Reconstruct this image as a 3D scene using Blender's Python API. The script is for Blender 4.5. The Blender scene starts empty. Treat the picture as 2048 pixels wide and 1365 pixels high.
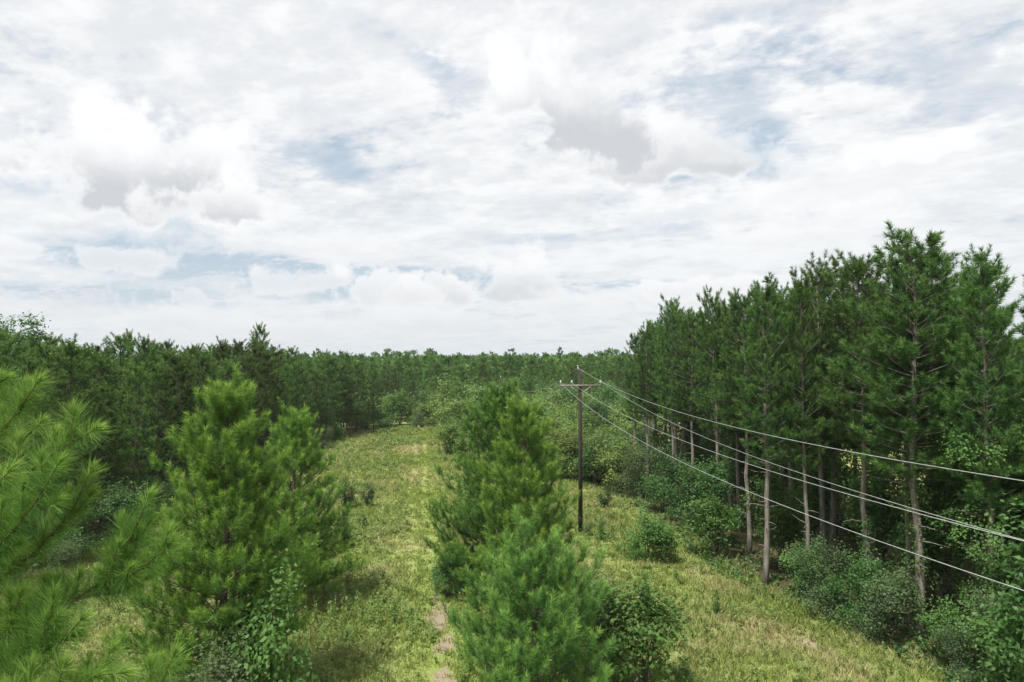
import bpy, math, random
import numpy as np
from mathutils import Vector

# ------------------------------------------------------------------ camera, world, sun, exposure
SC = bpy.context.scene
CAM_H = 10.5
PITCH = math.radians(1.9)
F_PX = 1365.0
cam_data = bpy.data.cameras.new('camera')
cam_data.sensor_width = 36.0
cam_data.lens = 24.0
cam_data.clip_start = 0.1
cam_data.clip_end = 9000.0
cam = bpy.data.objects.new('camera', cam_data)
SC.collection.objects.link(cam)
cam.location = (0, 0, CAM_H)
cam.rotation_euler = (math.radians(90) + PITCH, 0, 0)
SC.camera = cam

SUN_EL, SUN_AZ = 64.0, -140.0          # azimuth measured from the view axis (+Y) towards +X
SUN_STRENGTH, SUN_ANGLE = 4.8, 7.0
SKY_STRENGTH = 0.10
CLOUD = 0.77

SC.view_settings.view_transform = 'Standard'
SC.view_settings.look = 'None'
SC.view_settings.gamma = 1.0
SC.view_settings.use_curve_mapping = False
SC.view_settings.exposure = 0.42
cy = SC.cycles
cy.max_bounces = 6; cy.diffuse_bounces = 3; cy.glossy_bounces = 1
cy.transmission_bounces = 4; cy.transparent_max_bounces = 8
cy.caustics_reflective = False; cy.caustics_refractive = False


class Nodes:
    """small helper round a node tree"""
    def __init__(self, tree):
        self.t = tree; self.n = tree.nodes; self.l = tree.links
        self.n.clear()

    def new(self, kind, **kw):
        nd = self.n.new(kind)
        for k, v in kw.items():
            setattr(nd, k, v)
        return nd

    def put(self, sock, v):
        if v is None:
            return
        if isinstance(v, bpy.types.NodeSocket):
            self.l.new(v, sock)
        else:
            if sock.type == 'RGBA' and not isinstance(v, (int, float)) and len(v) == 3:
                v = (*v, 1.0)
            sock.default_value = v

    def m(self, op, a, b=None, c=None, clamp=False):
        nd = self.new('ShaderNodeMath', operation=op, use_clamp=clamp)
        for i, v in enumerate((a, b, c)):
            self.put(nd.inputs[i], v)
        return nd.outputs[0]

    def add(self, a, b): return self.m('ADD', a, b)
    def sub(self, a, b): return self.m('SUBTRACT', a, b)
    def mul(self, a, b): return self.m('MULTIPLY', a, b)
    def sat(self, a): return self.m('ADD', a, 0.0, clamp=True)

    def smooth(self, x, lo, hi, a=0.0, b=1.0):
        nd = self.new('ShaderNodeMapRange', interpolation_type='SMOOTHSTEP')
        self.put(nd.inputs[0], x)
        for i, v in enumerate((lo, hi, a, b)):
            self.put(nd.inputs[i + 1], v)
        return nd.outputs[0]

    def vec(self, x, y, z):
        nd = self.new('ShaderNodeCombineXYZ')
        for i, v in enumerate((x, y, z)):
            self.put(nd.inputs[i], v)
        return nd.outputs[0]

    def noise(self, v, scale, detail=6, rough=0.55, dist=0.0, color=False):
        nd = self.new('ShaderNodeTexNoise')
        self.put(nd.inputs['Vector'], v)
        nd.inputs['Scale'].default_value = scale
        nd.inputs['Detail'].default_value = detail
        nd.inputs['Roughness'].default_value = rough
        nd.inputs['Distortion'].default_value = dist
        return nd.outputs['Color' if color else 'Fac']

    def mix(self, f, a, b):
        nd = self.new('ShaderNodeMix', data_type='RGBA')
        self.put(nd.inputs[0], f)
        self.put(nd.inputs[6], a)
        self.put(nd.inputs[7], b)
        return nd.outputs[2]


def pix_dir(px, py):
    """photograph pixel -> (azimuth, elevation) in radians"""
    cx, cz = (px - 1024) / F_PX, -(py - 682.5) / F_PX
    y = math.cos(PITCH) - cz * math.sin(PITCH)
    z = math.sin(PITCH) + cz * math.cos(PITCH)
    return math.atan2(cx, y), math.atan2(z, math.hypot(cx, y))


def build_world():
    w = bpy.data.worlds.new('World')
    SC.world = w
    w.use_nodes = True
    N = Nodes(w.node_tree)
    tc = N.new('ShaderNodeTexCoord')
    D = tc.outputs['Generated']
    sep = N.new('ShaderNodeSeparateXYZ'); N.l.new(D, sep.inputs[0])
    X, Y, Z = sep.outputs
    sky = N.new('ShaderNodeTexSky')
    sky.sky_type = 'NISHITA'
    sky.sun_disc = False
    sky.sun_elevation = math.radians(SUN_EL)
    sky.sun_rotation = math.radians(SUN_AZ)
    sky.air_density = 1.0; sky.dust_density = 2.0; sky.ozone_density = 1.2
    zc = N.add(N.m('MAXIMUM', Z, 0.0), 0.16)
    px, py = N.m('DIVIDE', X, zc), N.m('DIVIDE', Y, zc)
    # high broken sheet of cloud, streaked from upper left to lower right
    ca, sa = math.cos(math.radians(28)), math.sin(math.radians(28))
    qx = N.add(N.mul(px, ca), N.mul(py, -sa))
    qy = N.add(N.mul(px, sa), N.mul(py, ca))
    P = N.vec(N.mul(qx, 0.62), qy, 3.1)
    n1 = N.noise(P, 1.25, 12, 0.63, 0.35)
    n2 = N.noise(P, 4.2, 8, 0.6, 0.2)
    n3 = N.noise(P, 0.45, 3, 0.5, 0.0)
    Pf = N.vec(N.mul(px, 1.0), py, 7.7)
    n4 = N.noise(Pf, 9.0, 6, 0.6, 0.1)
    n5 = N.noise(N.vec(N.mul(qx, .7), qy, 1.7), 24.0, 5, 0.6, 0.3)
    az = N.m('ARCTAN2', X, Y)
    el = N.m('ARCSINE', Z)
    # (px, py, half width, half height, tilt deg, amount) broad thin places in the sheet
    gaps = [(700, 40, 230, 60, 22, .24), (880, 120, 150, 50, 24, .19), (700, 345, 210, 36, 20, .18),
            (870, 455, 160, 28, 8, .22), (90, 385, 260, 36, 4, .36), (300, 520, 420, 40, 2, .38),
            (700, 545, 300, 34, 2, .34), (1480, 245, 120, 75, 40, .20), (1360, 440, 160, 42, -8, .20),
            (1560, 300, 110, 60, 20, .18), (1990, 215, 170, 80, 14, .17), (1900, 110, 240, 50, 24, .11),
            (1200, 570, 380, 30, 0, .40), (560, 100, 120, 40, 25, .10), (1500, 30, 200, 35, 5, .12),
            (220, 180, 160, 30, 26, .14), (1100, 480, 150, 22, 0, .20), (130, 590, 300, 26, 0, .42)]
    gmod = N.add(.25, N.mul(N.smooth(N.add(N.mul(n2, .45), N.add(N.mul(n4, .3), N.mul(n5, .25))), .40, .58), 1.25))
    g = None
    for (gx, gy, gw, gh, tl, am) in gaps:
        a0, e0 = pix_dir(gx, gy)
        a, e = N.sub(az, a0), N.sub(el, e0)
        c_, s_ = math.cos(math.radians(-tl)), math.sin(math.radians(-tl))
        u = N.mul(N.add(N.mul(a, c_), N.mul(e, s_)), F_PX / gw)
        v = N.mul(N.sub(N.mul(e, c_), N.mul(a, s_)), F_PX / gh)
        r2 = N.add(N.mul(u, u), N.mul(v, v))
        k = N.mul(N.mul(N.m('EXPONENT', N.mul(r2, -1.0)), am * .85), gmod)
        g = k if g is None else N.add(g, k)
    dens = N.add(N.add(n1, N.mul(N.sub(n2, 0.5), 0.55)), N.add(N.mul(N.sub(n3, .5), .25), N.mul(N.sub(n4, .5), .55)))
    dens = N.sub(N.add(dens, 0.10), g)
    dens = N.add(dens, N.mul(N.sub(n5, .5), .35))
    cov = N.smooth(dens, 0.22, 0.50)
    # the blue behind
    blue = N.new('ShaderNodeVectorMath', operation='SCALE')
    N.l.new(sky.outputs[0], blue.inputs[0]); blue.inputs['Scale'].default_value = SKY_STRENGTH
    pale = N.mix(0.7, blue.outputs[0], (0.55, 0.675, 0.79))
    shade = N.smooth(N.add(N.add(N.mul(n2, .5), N.mul(n3, .25)), N.add(N.mul(n4, .3), N.mul(n5, .15))), 0.50, 0.68)
    veil = N.mix(shade, (0.79, 0.81, 0.84), (0.965, 0.97, 0.975))
    col = N.mix(cov, pale, veil)
    # low haze band over the horizon
    hz = N.m('EXPONENT', N.mul(N.m('MAXIMUM', Z, 0.0), -7.0))
    hazec = N.mix(N.smooth(Z, 0.0, 0.14), (0.69, 0.735, 0.77), (0.66, 0.745, 0.80))
    col = N.mix(N.mul(hz, 0.62), col, hazec)
    # cumulus: px, py (centre of the flat-ish base), half width, height up, depth down, greyness, softness
    cums = [(230, 420, 380, 100, 26, .3, .6), (640, 500, 330, 55, 30, .2, .6),
            (1430, 420, 260, 60, 30, .3, .6), (1700, 360, 240, 60, 40, .3, .5), (1290, 325, 240, 130, 30, .8, .5),
            (1150, 285, 180, 240, 60, 1.2, .6), (360, 400, 230, 160, 48, 1.15, .4), (470, 430, 130, 90, 24, .8, .4),
            (1620, 470, 250, 60, 26, .2, .5),
            (985, 592, 160, 90, 26, .9, .3), (870, 600, 100, 75, 22, .6, .25), (750, 598, 100, 48, 20, .35, .3),
            (560, 565, 80, 42, 18, .3, .3), (540, 612, 66, 28, 12, .35, .22), (365, 598, 40, 24, 12, .25, .25),
            (235, 520, 85, 36, 26, .3, .3), (40, 498, 75, 34, 20, .3, .3), (110, 618, 130, 42, 20, .4, .4),
            (390, 650, 200, 34, 22, .35, .4), (1110, 625, 160, 48, 24, .35, .4), (1290, 600, 120, 38, 22, .25, .35),
            (1400, 578, 100, 30, 20, .2, .35), (870, 650, 220, 38, 20, .35, .4), (1060, 655, 120, 22, 14, .3, .4),
            (600, 655, 180, 30, 20, .35, .45), (1880, 300, 110, 36, 20, .1, .5)]
    Dn = N.noise(D, 7.0, 12, 0.62, 0.15)
    Dn2 = N.noise(D, 22.0, 8, 0.6, 0.1)
    Dn3 = N.noise(D, 3.5, 4, 0.5)
    billow = N.add(N.add(N.mul(N.sub(Dn, .5), 3.0), N.mul(N.sub(Dn2, .5), 1.5)), N.mul(N.sub(Dn3, .5), 1.2))
    wn = N.new('ShaderNodeSeparateColor'); N.l.new(N.noise(D, 5.5, 7, .62, 0.0, True), wn.inputs[0])
    waz = N.add(az, N.mul(N.sub(wn.outputs[0], .5), .30))
    wel = N.add(el, N.mul(N.sub(wn.outputs[1], .5), .075))
    for (cx_, cy_, hw, hu, hd, gr, soft) in cums:
        a0, e0 = pix_dir(cx_, cy_)
        a = N.mul(N.sub(waz, a0), F_PX / hw)
        e = N.sub(wel, e0)
        up = N.mul(N.m('MAXIMUM', e, 0.0), F_PX / hu)
        dn = N.mul(N.m('MINIMUM', e, 0.0), F_PX / hd)
        v = N.add(up, dn)
        r = N.m('SQRT', N.add(N.mul(a, a), N.mul(v, v)))
        f = N.add(N.sub(1.0, r), N.mul(billow, 1.0))
        mask = N.smooth(f, 0.0, soft * 1.35)
        # the underside and the thick middle are grey, the edges bright
        low = N.smooth(N.add(v, N.mul(billow, .35)), 0.85, -0.15)
        thick = N.smooth(f, 0.10, 0.75)
        dark = N.sat(N.mul(N.mul(low, thick), N.mul(N.add(.45, N.mul(Dn, 1.1)), gr)))
        bright = N.mix(N.smooth(el, 0.03, 0.22), (0.90, 0.91, 0.92), (1.0, 1.005, 1.01))
        cc = N.mix(dark, bright, (0.63, 0.65, 0.68))
        fade = 0.55 if cy_ > 610 else (0.85 if cy_ > 590 else 1.0)
        if gr <= .3 and hw > 200: fade = .6
        if cy_ > 490 and hw < 100: fade *= .68
        col = N.mix(N.mul(mask, fade), col, cc)
    hz2 = N.m('EXPONENT', N.mul(N.m('MAXIMUM', Z, 0.0), -17.0))
    col = N.mix(N.mul(hz2, 0.6), col, (0.70, 0.74, 0.775))
    ground = N.smooth(Z, -0.02, 0.0)
    col = N.mix(ground, (0.10, 0.13, 0.07), col)
    bg = N.new('ShaderNodeBackground')
    N.l.new(col, bg.inputs[0]); bg.inputs[1].default_value = CLOUD
    out = N.new('ShaderNodeOutputWorld')
    N.l.new(bg.outputs[0], out.inputs[0])


build_world()
sun_d = bpy.data.lights.new('sun', 'SUN')
sun_d.energy = SUN_STRENGTH; sun_d.angle = math.radians(SUN_ANGLE); sun_d.color = (1.0, 0.96, 0.88)
sun = bpy.data.objects.new('sun', sun_d)
SC.collection.objects.link(sun)
_az, _el = math.radians(SUN_AZ), math.radians(SUN_EL)
sun.rotation_euler = Vector((math.sin(_az) * math.cos(_el), math.cos(_az) * math.cos(_el), math.sin(_el))).to_track_quat('Z', 'Y').to_euler()

# ------------------------------------------------------------------ materials


def material(name):
    m = bpy.data.materials.new(name); m.use_nodes = True
    return m, Nodes(m.node_tree)


def foliage_mat(name, dark, light, young, trans=0.35, rough=0.5, spread=0.35):
    """leaves: colour varies from clump to clump (attribute 'var'), new growth ('young') is paler"""
    m, N = material(name)
    at = N.new('ShaderNodeAttribute', attribute_name='var').outputs['Fac']
    yg = N.new('ShaderNodeAttribute', attribute_name='young').outputs['Fac']
    rnd = N.new('ShaderNodeObjectInfo').outputs['Random']
    c = N.mix(at, dark, light)
    c = N.mix(yg, c, young)
    hs = N.new('ShaderNodeHueSaturation')
    N.put(hs.inputs['Hue'], N.add(0.5, N.mul(N.sub(rnd, .5), .018)))
    N.put(hs.inputs['Value'], N.add(1.0, N.mul(N.sub(rnd, .5), spread)))
    N.put(hs.inputs['Saturation'], 1.0)
    N.l.new(c, hs.inputs['Color'])
    c = hs.outputs[0]
    bs = N.new('ShaderNodeBsdfPrincipled')
    N.l.new(c, bs.inputs['Base Color'])
    bs.inputs['Roughness'].default_value = rough
    bs.inputs['Specular IOR Level'].default_value = 0.18
    tr = N.new('ShaderNodeBsdfTranslucent')
    N.l.new(N.mix(0.35, c, N.mix(0.5, c, (0.30, 0.38, 0.05))), tr.inputs['Color'])
    mx = N.new('ShaderNodeMixShader'); mx.inputs[0].default_value = trans
    N.l.new(bs.outputs[0], mx.inputs[1]); N.l.new(tr.outputs[0], mx.inputs[2])
    out = N.new('ShaderNodeOutputMaterial'); N.l.new(mx.outputs[0], out.inputs[0])
    return m


def bark_mat(name, a, b, sc=6.0, stretch=0.25):
    m, N = material(name)
    tc = N.new('ShaderNodeTexCoord')
    mp = N.new('ShaderNodeMapping'); mp.inputs['Scale'].default_value = (1, 1, stretch)
    N.l.new(tc.outputs['Object'], mp.inputs[0])
    n = N.noise(mp.outputs[0], sc, 8, 0.7, 0.3)
    n2 = N.noise(mp.outputs[0], sc * 5, 4, 0.6)
    c = N.mix(N.smooth(N.add(N.mul(n, .7), N.mul(n2, .3)), .36, .64), a, b)
    bs = N.new('ShaderNodeBsdfPrincipled'); N.l.new(c, bs.inputs['Base Color'])
    bs.inputs['Roughness'].default_value = 0.9
    bp = N.new('ShaderNodeBump'); bp.inputs['Strength'].default_value = .6; bp.inputs['Distance'].default_value = .03
    N.l.new(n, bp.inputs['Height']); N.l.new(bp.outputs[0], bs.inputs['Normal'])
    out = N.new('ShaderNodeOutputMaterial'); N.l.new(bs.outputs[0], out.inputs[0])
    return m


def plain_mat(name, c, rough=0.6, metal=0.0):
    m, N = material(name)
    tc = N.new('ShaderNodeTexCoord')
    n = N.noise(tc.outputs['Object'], 9.0, 5, .6)
    col = N.mix(N.smooth(n, .3, .7), tuple(v * .8 for v in c), tuple(min(1, v * 1.15) for v in c))
    bs = N.new('ShaderNodeBsdfPrincipled'); N.l.new(col, bs.inputs['Base Color'])
    bs.inputs['Roughness'].default_value = rough; bs.inputs['Metallic'].default_value = metal
    out = N.new('ShaderNodeOutputMaterial'); N.l.new(bs.outputs[0], out.inputs[0])
    return m


M = {
    'needle_near': foliage_mat('needle_near', (.048, .145, .028), (.125, .265, .055), (.29, .45, .10), .42, .45, 0),
    'needle_open': foliage_mat('needle_open', (.046, .140, .022), (.130, .270, .045), (.28, .45, .08), .36, .5, .12),
    'needle_front': foliage_mat('needle_front', (.050, .148, .034), (.135, .280, .064), (.27, .44, .10), .36, .5, .1),  # bluer green; the front pine's stronger light is put into the colour
    'needle_back': foliage_mat('needle_back', (.036, .118, .022), (.100, .225, .044), (.21, .37, .075), .32, .5, .1),  # rear pine's shade put into the colour, setting it behind the others
    'needle_wood': foliage_mat('needle_wood', (.032, .088, .022), (.098, .185, .044), (.19, .29, .07), .30, .55, .75),
    'needle_tall': foliage_mat('needle_tall', (.030, .090, .023), (.090, .185, .046), (.18, .30, .075), .30, .55, .35),
    'leaf_fresh': foliage_mat('leaf_fresh', (.048, .130, .028), (.125, .250, .060), (.23, .34, .12), .35, .5, .3),
    'leaf_deep': foliage_mat('leaf_deep', (.026, .080, .020), (.070, .155, .042), (.16, .24, .09), .28, .5, .4),
    'leaf_yellow': foliage_mat('leaf_yellow', (.075, .145, .035), (.17, .26, .065), (.30, .35, .11), .35, .5, .3),
    'leaf_cedar': foliage_mat('leaf_cedar', (.012, .040, .014), (.030, .075, .026), (.05, .11, .04), .15, .6, .1),
    'leaf_grey': foliage_mat('leaf_grey', (.055, .10, .042), (.10, .155, .065), (.18, .23, .10), .3, .55, .3),
    'grass': foliage_mat('grass', (.17, .23, .056), (.29, .36, .090), (.50, .44, .24), .35, .6, 0),
    'weed': foliage_mat('weed', (.11, .19, .05), (.21, .31, .08), (.38, .34, .17), .3, .6, 0),
    'bark_pine': bark_mat('bark_pine', (.095, .080, .070), (.28, .25, .22)),
    'bark_dark': bark_mat('bark_dark', (.045, .034, .026), (.12, .092, .072)),
    'twig': bark_mat('twig', (.10, .065, .04), (.20, .13, .08)),
    'dead_wood': bark_mat('dead_wood', (.20, .17, .15), (.38, .34, .30)),
    'pole_wood': bark_mat('pole_wood', (.016, .012, .010), (.050, .038, .030), 9.0, .12),
    'arm_wood': bark_mat('arm_wood', (.16, .14, .12), (.30, .27, .24), 10, .5),
    'porcelain': plain_mat('porcelain', (.55, .57, .58), .3),
    'steel': plain_mat('steel', (.45, .46, .46), .45, .6),
    'wire': plain_mat('wire', (.40, .42, .42), .6, .2),
}

# ------------------------------------------------------------------ mesh building


class MB:
    def __init__(self):
        self.v = []; self.t = []; self.q = []; self.var = []; self.yg = []; self.n = 0

    def put(self, v, tri=None, quad=None, var=0.5, yg=0.0):
        v = np.asarray(v, dtype=np.float32).reshape(-1, 3)
        k = len(v)
        self.v.append(v)
        if tri is not None: self.t.append(np.asarray(tri, dtype=np.int32).reshape(-1, 3) + self.n)
        if quad is not None: self.q.append(np.asarray(quad, dtype=np.int32).reshape(-1, 4) + self.n)
        self.var.append(np.broadcast_to(np.asarray(var, dtype=np.float32), (k,)))
        self.yg.append(np.broadcast_to(np.asarray(yg, dtype=np.float32), (k,)))
        self.n += k

    def tube(self, pts, rad, sides=6, cap=False):
        pts = np.asarray(pts, float); k = len(pts)
        rad = np.broadcast_to(np.asarray(rad, float), (k,))
        tg = np.gradient(pts, axis=0) if k > 2 else np.repeat((pts[1] - pts[0])[None], k, 0)
        tg /= np.linalg.norm(tg, axis=1, keepdims=True) + 1e-9
        ref = np.array([0, 0, 1.0]) if abs(tg[0][2]) < .8 else np.array([1.0, 0, 0])
        u = np.cross(tg, ref); u /= np.linalg.norm(u, axis=1, keepdims=True) + 1e-9
        w = np.cross(tg, u)
        a = np.arange(sides) * 2 * math.pi / sides
        ring = pts[:, None] + rad[:, None, None] * (u[:, None] * np.cos(a)[None, :, None] + w[:, None] * np.sin(a)[None, :, None])
        i = np.arange(k - 1)[:, None] * sides; j = np.arange(sides)[None]; j2 = (j + 1) % sides
        quad = np.stack([i + j, i + j2, i + sides + j2, i + sides + j], -1).reshape(-1, 4)
        V = ring.reshape(-1, 3); tri = None
        if cap:
            V = np.vstack([V, pts[:1], pts[-1:]])
            c0, c1 = k * sides, k * sides + 1; b = (k - 1) * sides
            tri = [(c0, (s + 1) % sides, s) for s in range(sides)] + [(c1, b + s, b + (s + 1) % sides) for s in range(sides)]
        self.put(V, tri, quad)

    def box(self, c, s, rz=0.0):
        x, y, z = (d / 2 for d in s)
        V = np.array([(a, b, d) for d in (-z, z) for a, b in ((-x, -y), (x, -y), (x, y), (-x, y))], float)
        if rz:
            R = np.array([[math.cos(rz), -math.sin(rz), 0], [math.sin(rz), math.cos(rz), 0], [0, 0, 1]])
            V = V @ R.T
        self.put(V + np.array(c), quad=[(3, 2, 1, 0), (4, 5, 6, 7), (0, 1, 5, 4), (1, 2, 6, 5), (2, 3, 7, 6), (3, 0, 4, 7)])

    def mesh(self, name, mat, smooth=False):
        v = np.concatenate(self.v)
        t = np.concatenate(self.t) if self.t else np.zeros((0, 3), np.int32)
        q = np.concatenate(self.q) if self.q else np.zeros((0, 4), np.int32)
        me = bpy.data.meshes.new(name)
        me.vertices.add(len(v)); me.vertices.foreach_set('co', v.ravel())
        me.loops.add(t.size + q.size)
        me.loops.foreach_set('vertex_index', np.concatenate([t.ravel(), q.ravel()]))
        me.polygons.add(len(t) + len(q))
        st = np.concatenate([np.arange(len(t)) * 3, t.size + np.arange(len(q)) * 4]).astype(np.int32)
        me.polygons.foreach_set('loop_start', st)
        if smooth:
            me.polygons.foreach_set('use_smooth', np.ones(len(st), bool))
        me.update(calc_edges=True)
        for nm, src in (('var', self.var), ('young', self.yg)):
            a = me.attributes.new(nm, 'FLOAT', 'POINT')
            a.data.foreach_set('value', np.concatenate(src).astype(np.float32))
        me.materials.append(mat)
        TRI[0] += len(t) + 2 * len(q)
        return me


TRI = [0]


def unit(v):
    return v / (np.linalg.norm(v, axis=-1, keepdims=True) + 1e-9)


def needles(mb, rng, P, Dr, L, n, nl, w, young, var, droop=0.08, wide=(74, 30), bent=False):
    """bottle-brush shoots: n needles round each shoot axis"""
    P = np.asarray(P, float); Dr = unit(np.asarray(Dr, float)); L = np.asarray(L, float)
    S = len(P)
    t = rng.random((S, n)) ** 0.85
    phi = rng.random((S, n)) * 2 * math.pi
    th = np.radians(wide[0] + (wide[1] - wide[0]) * t + rng.normal(0, 8, (S, n)))
    ref = unit(rng.normal(size=(S, 3)))
    U = unit(np.cross(Dr, ref)); W = np.cross(Dr, U)
    base = P[:, None] + Dr[:, None] * (L[:, None] * t)[..., None]
    rad = U[:, None] * np.cos(phi)[..., None] + W[:, None] * np.sin(phi)[..., None]
    d = Dr[:, None] * np.cos(th)[..., None] + rad * np.sin(th)[..., None]
    d = d + rng.normal(0, .08, (S, n, 3)); d[..., 2] -= droop
    d = unit(d)
    ln = nl * (0.72 + 0.45 * rng.random((S, n)))
    side = unit(np.cross(d, rng.normal(size=(S, n, 3)))) * (w / 2)
    var = np.asarray(var, float)[:, None] + rng.normal(0, .13, (S, n))
    yg = np.clip(np.asarray(young, float)[:, None] * (0.12 + 1.05 * t ** 2) + .30 * t ** 3, 0, 1)  # new growth, plus a highlight painted on the tip of every shoot
    if not bent:
        tip = base + d * ln[..., None]
        V = np.stack([base - side, base + side, tip], 2).reshape(-1, 3)
        k = S * n
        mb.put(V, tri=np.arange(k * 3).reshape(-1, 3), var=np.repeat(np.clip(var, 0, 1).ravel(), 3), yg=np.repeat(yg.ravel(), 3))
    else:
        mid = base + d * (ln * .55)[..., None]
        d2 = d.copy(); d2[..., 2] -= 0.22; d2 = unit(d2 + Dr[:, None] * .15)
        tip = mid + d2 * (ln * .45)[..., None]
        V = np.stack([base - side, base + side, mid + side * .85, mid - side * .85, tip], 2).reshape(-1, 3)
        k = S * n; o = np.arange(k)[:, None] * 5
        mb.put(V, quad=o + np.array([0, 1, 2, 3]), tri=o + np.array([3, 2, 4]),
               var=np.repeat(np.clip(var, 0, 1).ravel(), 5), yg=np.repeat(yg.ravel(), 5))


def curve_at(P0, d, R, rise, s):
    p = P0 + np.array([d[0] * R * s, d[1] * R * s, rise[0] * R * s + rise[1] * R * s * s])
    return p


def pine(seed, H, zb, Rm, prof, gap=.55, nbr=5, el=(8, 48), curl=.25, s0=.35, sgap=.26, slen=.26,
         n=34, nl=.2, w=.012, trunk=.13, young=.6, mat='needle_open', bark='bark_dark', stubs=0, lean=.0,
         sub=.42, upturn=.6, lop=0.0, skipprob=0.0, parts=False):
    """returns (trunk mesh, limb mesh, crown mesh)"""
    rng = np.random.default_rng(seed)
    tr, cr = MB(), MB()
    lb = tr; boughs = []
    zz = np.linspace(0, H, 14)
    wob = np.cumsum(rng.normal(0, .035, (14, 2)), 0) * (H / 12)
    ld = rng.random() * 6.28
    ax = np.column_stack([wob[:, 0] + lean * zz * math.cos(ld), wob[:, 1] + lean * zz * math.sin(ld), zz])
    ax[:, :2] -= ax[0, :2]
    rad = trunk * (1 - .88 * (zz / H) ** 1.1); rad[0] *= 1.35
    ax[0, 2] = -.35
    tr.tube(ax, rad, 9, cap=True)
    axis = lambda z: np.array([np.interp(z, zz, ax[:, 0]), np.interp(z, zz, ax[:, 1]), z])
    P, Dr, L, Y, V = [], [], [], [], []

    def shoot(p, d, l, y, v):
        P.append(p); Dr.append(d); L.append(l); Y.append(y); V.append(v)
    z = zb
    lopd = rng.random() * 6.28
    while z < H - .25:
        t = (z - zb) / (H - zb)
        kb = max(3, int(round(nbr * (1 - .35 * t) + rng.normal(0, .8))))
        a0 = rng.random() * 6.28
        for b in range(kb):
            if rng.random() < skipprob: continue
            a = a0 + b * 6.283 / kb + rng.normal(0, .22)
            R = Rm * prof(t) * (0.72 + .42 * rng.random()) * (1 + lop * math.cos(a - lopd))
            if R < .12: continue
            e = math.radians(el[0] + (el[1] - el[0]) * t + rng.normal(0, 7))
            rise = (math.tan(e), curl * (1 - t * .5) + rng.normal(0, .05))
            d = (math.cos(a), math.sin(a))
            P0 = axis(z + rng.normal(0, .08))
            ss = np.linspace(0, 1, 7)
            bend = rng.normal(0, .12)
            pts = np.array([curve_at(P0, (math.cos(a + bend * s), math.sin(a + bend * s)), R, rise, s) for s in ss])
            if parts: lb = MB(); boughs.append(lb)
            lb.tube(pts, np.linspace(max(.012, trunk * .17 * (.3 + R / Rm)), .006, 7), 5)
            bt = unit(pts[-1] - pts[-2])
            cv = np.clip(rng.normal(.5, .2), 0, 1)
            shoot(pts[-1] - bt * slen * .4, bt + np.array([0, 0, upturn * .5]), slen * 1.3, young * rng.random() ** .5, cv)
            s = s0; sd = 1 if rng.random() < .5 else -1
            while s < .97:
                q = np.array([np.interp(s, ss, pts[:, i]) for i in range(3)])
                tg = unit(np.array([np.interp(min(1, s + .1), ss, pts[:, i]) for i in range(3)]) - q)
                sidev = np.array([-d[1], d[0], 0]) * sd
                ang = math.radians(rng.uniform(32, 62))
                sdv = unit(tg * math.cos(ang) + sidev * math.sin(ang) + np.array([0, 0, rng.uniform(-.05, .35)]))
                sl = R * sub * (1.12 - s) * rng.uniform(.6, 1.2) + .08
                e2 = q + sdv * sl
                e2[2] += .12 * sl
                if sl > .3: lb.tube([q, (q + e2) / 2 - [0, 0, .02], e2], [.012, .009, .005], 4)
                m_ = max(1, int(sl / (slen * .85)))
                cv2 = np.clip(cv + rng.normal(0, .12), 0, 1)
                for i in range(m_ + 1):
                    f = (i + 1) / (m_ + 1)
                    p = q + (e2 - q) * f
                    tip = i == m_
                    dd = unit(sdv * (.7 if tip else .5) + rng.normal(0, .35, 3) * (0.6 if tip else 1) + np.array([0, 0, upturn * rng.uniform(.5, 1.2)]))
                    shoot(p - dd * slen * .3, dd, slen * rng.uniform(.75, 1.2), young * (rng.random() ** .6 if tip else rng.random() * .3), cv2)
                sd = -sd
                s += sgap / max(R, .35) * rng.uniform(.7, 1.3)
        z += gap * rng.uniform(.75, 1.25) * (1 - .25 * t)
    top = axis(H)
    for i in range(5):
        dd = unit(rng.normal(0, .28, 3) + np.array([0, 0, 1]))
        shoot(top + np.array([0, 0, -.55]) + rng.normal(0, .06, 3), dd, slen * 1.1, young, .6)
    shoot(top - [0, 0, .5], np.array([0, 0, 1.0]), slen * 1.4, young, .7)
    for i in range(stubs):
        z = rng.uniform(H * .12, zb + 1.2)
        a = rng.random() * 6.28; R = rng.uniform(.35, 1.7) * (.5 + z / H)
        P0 = axis(z)
        pts = [P0, P0 + np.array([math.cos(a), math.sin(a), .15]) * R * .55, P0 + np.array([math.cos(a + .2), math.sin(a + .2), rng.uniform(-.1, .45)]) * R]
        tr.tube(pts, [.026, .018, .007], 4)
    needles(cr, rng, P, Dr, L, n, nl, w, Y, V)
    nm = 'pine'
    return [('trunk', tr.mesh(nm + '_trunk', M[bark], True))] + [('bough', b.mesh(nm + '_bough', M[bark], True)) for b in boughs] + [
            ('crown', cr.mesh(nm + '_needles', M[mat]))], len(P)


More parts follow.
